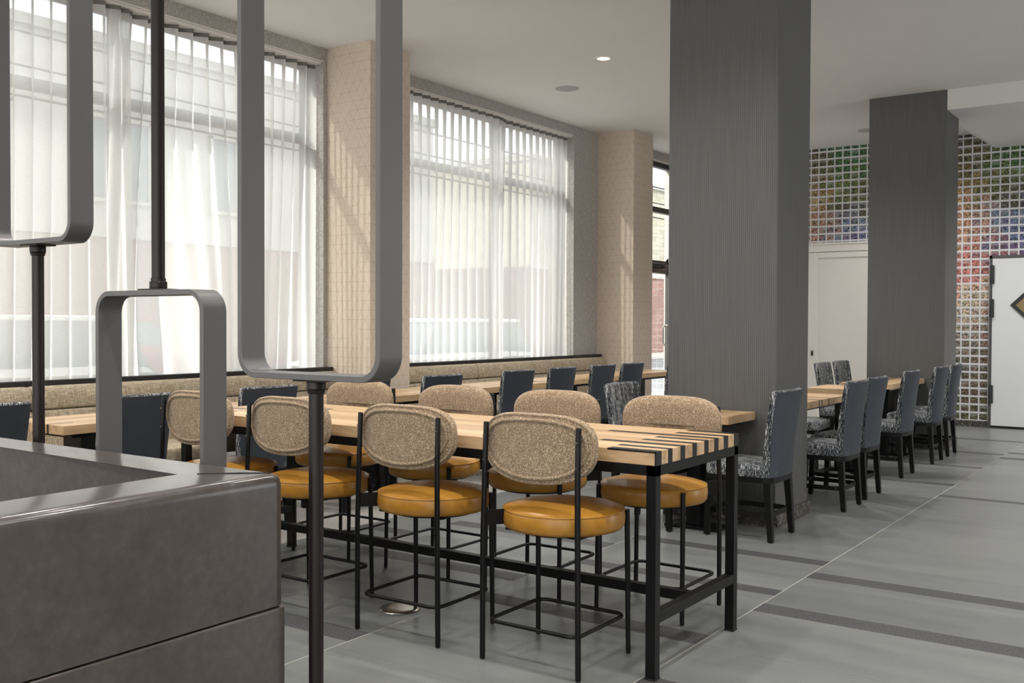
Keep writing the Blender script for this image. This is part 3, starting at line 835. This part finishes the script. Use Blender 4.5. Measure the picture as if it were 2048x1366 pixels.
right = [(-2.555, 6.435, 'slate blue chair backing on us at the near column, by the striped table end'),
         (-2.492, 7.785, 'slate blue chair directly behind the near column, first of the aisle row'),
         (-2.513, 8.423, 'slate blue chair second in the aisle row, just beyond the column chair'),
         (-2.56, 9.762, 'slate blue chair standing alone in the middle of the aisle row'),
         (-2.546, 10.92, 'slate blue chair before the far column, last but one of the aisle row'),
         (-2.548, 11.61, 'slate blue chair at the end of the aisle row, against the photo wallpaper')]
for x, y, lab in right: dup(ch, (x, y, 0), PI/2+rnd.uniform(-.02, .02), lab)
left = [(-3.245, 6.36, 'chair with speckled front turned to us, left of the small table on the near column'),
        (-3.27, 9.50, 'chair mostly hidden by the near column, only its speckled seat showing'),
        (-3.31, 11.08, 'left chair of the speckled pair before the white sliding door'),
        (-3.31, 11.74, 'right chair of the speckled pair before the white sliding door')]
for x, y, lab in left: dup(ch, (x, y, 0), -PI/2+rnd.uniform(-.02, .02), lab)

# ------------------------------------------------------------------ dining tables
def dtable(x0, x1, y0, y1, grain, inl, label, pb=(.13, .20, .10, .12, 0), z=.80):
    cx, cy = (x0+x1)/2, (y0+y1)/2
    t = thing('dining_table', label, 'table', (cx, cy, 0), 0, 'oak dining tables')
    hx, hy = (x1-x0)/2, (y1-y0)/2
    bm = B(); box(bm, -hx, hx, -hy, hy, z-.055, z, .0015, 1)
    for a, w, s, l in inl:   # offset along the cut edge, width, which end, length
        if grain == 'y':
            ya, yb = (-hy-.0005, -hy+l) if s < 0 else (hy-l, hy+.0005)
            box(bm, a, a+w, ya, yb, z-.0555, z+.0006, 0, 1, 1)
        else:
            xa, xb = (-hx-.0005, -hx+l) if s < 0 else (hx-l, hx+.0005)
            box(bm, xa, xb, a, a+w, z-.0555, z+.0006, 0, 1, 1)
    obj('tabletop', bm, ['oak_y' if grain == 'y' else 'oak_x', 'inlay'], t, 20)
    bm = B()
    px, py, lx, ly, oy_ = pb
    box(bm, -lx, lx, -ly+oy_, ly+oy_, .022, z-.0875, .003, 1); box(bm, -hx*.7, hx*.7, -hy*.7, hy*.7, z-.0872, z-.0552)
    p = obj('pedestal', bm, 'black_metal', t)
    bm = B(); box(bm, -px, px, -py+oy_, py+oy_, 0.0, .022, .004, 2); obj('base_plate', bm, 'black_metal', t)
    return t
dtable(-6.16, -5.535, 3.29, 4.02, 'y', [(.14, .018, -1, .16), (-.12, .018, 1, .12)], 'oak table behind the leftmost bronze pole, black inlay in its near edge')
dtable(-6.16, -5.56, 4.55, 5.30, 'y', [(-.05, .02, -1, .14)], 'oak table glimpsed behind the right loop pole, before the banquette')
dtable(-6.18, -5.60, 5.66, 7.06, 'y', [(.1, .02, 1, .16), (.2, .02, -1, .12)], 'oak table in front of the nearer wallpapered pier')
dtable(-6.22, -5.64, 7.12, 8.72, 'y', [(.1, .02, 1, .16)], 'oak table at the near end of the far banquette')
dtable(-6.24, -5.70, 8.76, 10.28, 'y', [(.1, .02, -1, .2)], 'oak table in the middle of the far banquette')
dtable(-6.24, -5.72, 10.33, 12.02, 'y', [(0, .02, -1, .2)], 'oak table at the far banquette before the farther pier and glass door')
dtable(-3.25, -2.63, 6.24, 6.722, 'y', [(.02, .02, -1, .05)], 'small oak table fixed against the near face of the charcoal column', (.20, .10, .05, .06, -.051))
dtable(-3.23, -2.615, 7.56, 8.84, 'x', [(-.16, .022, 1, .3), (-.09, .022, 1, .3), (.09, .022, 1, .22)], 'oak table with three black inlays just behind the near column', (.10, .20, .08, .12, 0))
dtable(-3.23, -2.65, 9.56, 10.20, 'y', [(-.1, .02, 1, .2), (.02, .02, 1, .2)], 'small oak table in the middle of the aisle group', (.075, .20, .08, .12, 0))
dtable(-3.23, -2.70, 10.62, 12.01, 'y', [(.12, .03, -1, .12), (-.05, .03, 1, .5), (.1, .03, 1, .4)], 'oak table reaching to the far charcoal column', (.10, .20, .08, .12, 0))

# floor outlet cover
bm = B(); lathe(bm, [(.10, .0004), (.102, .003), (.098, .008), (.085, .011), (.05, .012), (.001, .012)], 40)
o = tag(obj('floor_outlet_cover', bm, 'steel', None, 60), 'round polished steel floor cover beneath the counter table stools', 'floor cover'); o.location = (-3.282, 3.716, 0)

# ------------------------------------------------------------------ street outside
bm = B(); box(bm, -90, -7.42, -40, 90, -.30, -.16); o = struct('street', bm, 'asphalt', smooth=0)
bm = B(); box(bm, -9.6, -7.42, -40, 90, -.16, -.03); struct('sidewalk', bm, 'concrete', smooth=0)
bm = B(); box(bm, -22.3, -20.2, -40, 90, -.16, -.03); struct('sidewalk', bm, 'concrete', smooth=0)
def building(y0, y1, zt, low, up, zsplit, label, seed):
    t = thing('building', label, 'building', (-22.3, (y0+y1)/2, -.03), 0, 'buildings across the street')
    h = (y1-y0)/2
    bm = B(); box(bm, -9, 0, -h, h, 0, zsplit); obj('lower_wall', bm, low, t, 0)
    bm = B(); box(bm, -9, -.06, -h, h, zsplit, zt); obj('upper_wall', bm, up, t, 0)
    bm = B(); box(bm, -9.1, .12, -h-.1, h+.1, zt, zt+.25); box(bm, -.1, .1, -h, h, zsplit-.1, zsplit+.12); obj('cornice', bm, 'stucco', t, 0)
    rn = random.Random(seed); y = -h+1.2
    while y < h-2.6:
        w = 1.6
        for z in (zsplit+.9,):
            bm = B(); box(bm, -.10, -.02, y, y+w, z, z+1.9); f = obj('window', bm, 'ext_glass', t, 0)
            bm = B()
            for a in ((y-.08, y), (y+w, y+w+.08), (y+w/2-.03, y+w/2+.03)): box(bm, -.1, .03, a[0], a[1], z-.08, z+1.98)
            box(bm, -.1, .05, y-.1, y+w+.1, z-.14, z-.04); box(bm, -.1, .03, y-.08, y+w+.08, z+1.9, z+1.98)
            obj('window_surround', bm, 'stucco', f, 0)
        y += 3.6
building(-16, 27.0, 8.2, 'red_brick', 'stucco', 3.6, 'long pale building with brick base across the street behind the sheers', 2)
building(33.0, 62, 7.9, 'red_brick', 'beige_brick', 3.7, 'beige brick building over a red brick base seen through the glass door', 3)

def make_car(label, paint):
    t = thing('parked_car', label, 'car', (0, 0, 0), 0, 'cars parked along the street')
    sec = [(-2.25, .55, .75), (-2.15, .35, .95), (-1.6, .3, 1.02), (-.9, .3, 1.08), (1.4, .3, 1.08), (2.0, .32, 1.05), (2.25, .5, .9)]
    bm = B(); loft(bm, [[(-.88, y, a), (-.9, y, (a+b)/2), (-.84, y, b), (.84, y, b), (.9, y, (a+b)/2), (.88, y, a)] for y, a, b in sec]); obj('body', bm, paint, t, 30)
    bm = B(); loft(bm, [[(-.82+i, y, z) for i, y, z in ((0, -1.05, 1.07), (0, 2.05, 1.06))] + [(.82, 2.05, 1.06), (.82, -1.05, 1.07)], [(-.70, -.45, 1.58), (-.70, 1.85, 1.56), (.70, 1.85, 1.56), (.70, -.45, 1.58)]]); obj('cabin_glass', bm, 'ext_glass', t, 20)
    bm = B(); box(bm, -.70, .70, -.5, 1.88, 1.575, 1.64, .03); obj('roof', bm, paint, t, 40)
    for x in (-.80, .80):
        for y in (-1.45, 1.4):
            bm = B(); tube(bm, [(x-.1, y, .34), (x+.1, y, .34)], .34, 24); obj('wheel', bm, 'rubber', t, 40)
    return t
car = make_car('white parked car outside the far sheer curtains', 'car_white'); car.location = (-10.9, 12.9, -.16)
dup(car, (-10.9, 5.0, -.16), 0, 'white parked car outside the near sheer curtains')
car2 = make_car('red parked car across the street', 'car_red'); car2.location = (-18.8, 11.0, -.16)
for k, (x, z, lab) in enumerate(((-16, 6.6, 'uppermost overhead wire above the street'), (-16.2, 6.1, 'middle overhead wire above the street'), (-15.8, 5.5, 'lowest overhead wire above the street'))):
    bm = B(); tube(bm, [(x, y, z-.5+.5*((y-20)/40)**2) for y in range(-29, 70, 3)], .02, 6)
    tag(obj('street_wire', bm, 'wire'), lab, 'wire', 'overhead wires along the street')
bm = B(); tube(bm, [(-16, -30, -.16), (-16, -30, 8)], .14, 12); tag(obj('utility_pole', bm, 'black_wood'), 'wooden utility pole at the near end of the street wires', 'pole', 'utility poles')
bm = B(); tube(bm, [(-16, 70, -.16), (-16, 70, 8)], .14, 12); tag(obj('utility_pole', bm, 'black_wood'), 'wooden utility pole at the distant end of the street wires', 'pole', 'utility poles')

# ------------------------------------------------------------------ light
W = bpy.data.worlds.new('sky'); S.world = W; W.use_nodes = True
bg = W.node_tree.nodes['Background']; bg.inputs[0].default_value = (.95, .975, 1, 1); bg.inputs[1].default_value = 3.15
sun = bpy.data.lights.new('sun', 'SUN'); sun.energy = 7.0; sun.angle = math.radians(1.2); sun.color = (1, .95, .88)
so = bpy.data.objects.new('sun', sun); COL.objects.link(so)
so.rotation_euler = Vector((.42, .74, -.60)).to_track_quat('-Z', 'Y').to_euler()
def portal(x, y, z, sx, sy, rot):
    L = bpy.data.lights.new('opening_portal', 'AREA'); L.shape = 'RECTANGLE'; L.size = sx; L.size_y = sy; L.cycles.is_portal = True
    o = bpy.data.objects.new('opening_portal', L); COL.objects.link(o); o.location = (x, y, z); o.rotation_euler = rot
for a, b, s in openings: portal(-7.45, (a+b)/2, (s+HEAD)/2, HEAD-s, b-a, (0, -PI/2, 0))
for a, b in ((8.6, 11.6),): portal(XR+.2, (a+b)/2, 1.95, 3.1, b-a, (0, PI/2, 0))
for a, b in ((-6.4, -3.6), (-2.6, .2), (1.2, 4.0)): portal((a+b)/2, YB-.2, 1.95, b-a, 3.1, (PI/2, 0, PI))

# ------------------------------------------------------------------ camera
cam = bpy.data.cameras.new('camera'); co = bpy.data.objects.new('camera', cam); COL.objects.link(co)
cam.sensor_width = 36; cam.lens = 2001.59/2048*36; cam.clip_end = 300; cam.clip_start = .05
yaw, pitch, roll = .612459, .0190333, -.0037458
fw = Vector((-math.sin(yaw)*math.cos(pitch), math.cos(yaw)*math.cos(pitch), -math.sin(pitch))); rt = Vector((math.cos(yaw), math.sin(yaw), 0)); dn = fw.cross(rt)
r2 = rt*math.cos(roll)+dn*math.sin(roll); d2_ = -rt*math.sin(roll)+dn*math.cos(roll)
m = Matrix((r2, -d2_, -fw)).transposed().to_4x4(); m.translation = (0, 0, 1.42); co.matrix_world = m
S.camera = co

S.view_settings.view_transform = 'Standard'; S.view_settings.look = 'None'; S.view_settings.gamma = 1; S.view_settings.use_curve_mapping = False
S.view_settings.exposure = .15
S.cycles.use_denoising = True
S.cycles.max_bounces = 10; S.cycles.diffuse_bounces = 5; S.cycles.glossy_bounces = 4; S.cycles.transparent_max_bounces = 24; S.cycles.transmission_bounces = 6
S.cycles.caustics_reflective = False; S.cycles.caustics_refractive = False
S.cycles.sample_clamp_indirect = 6
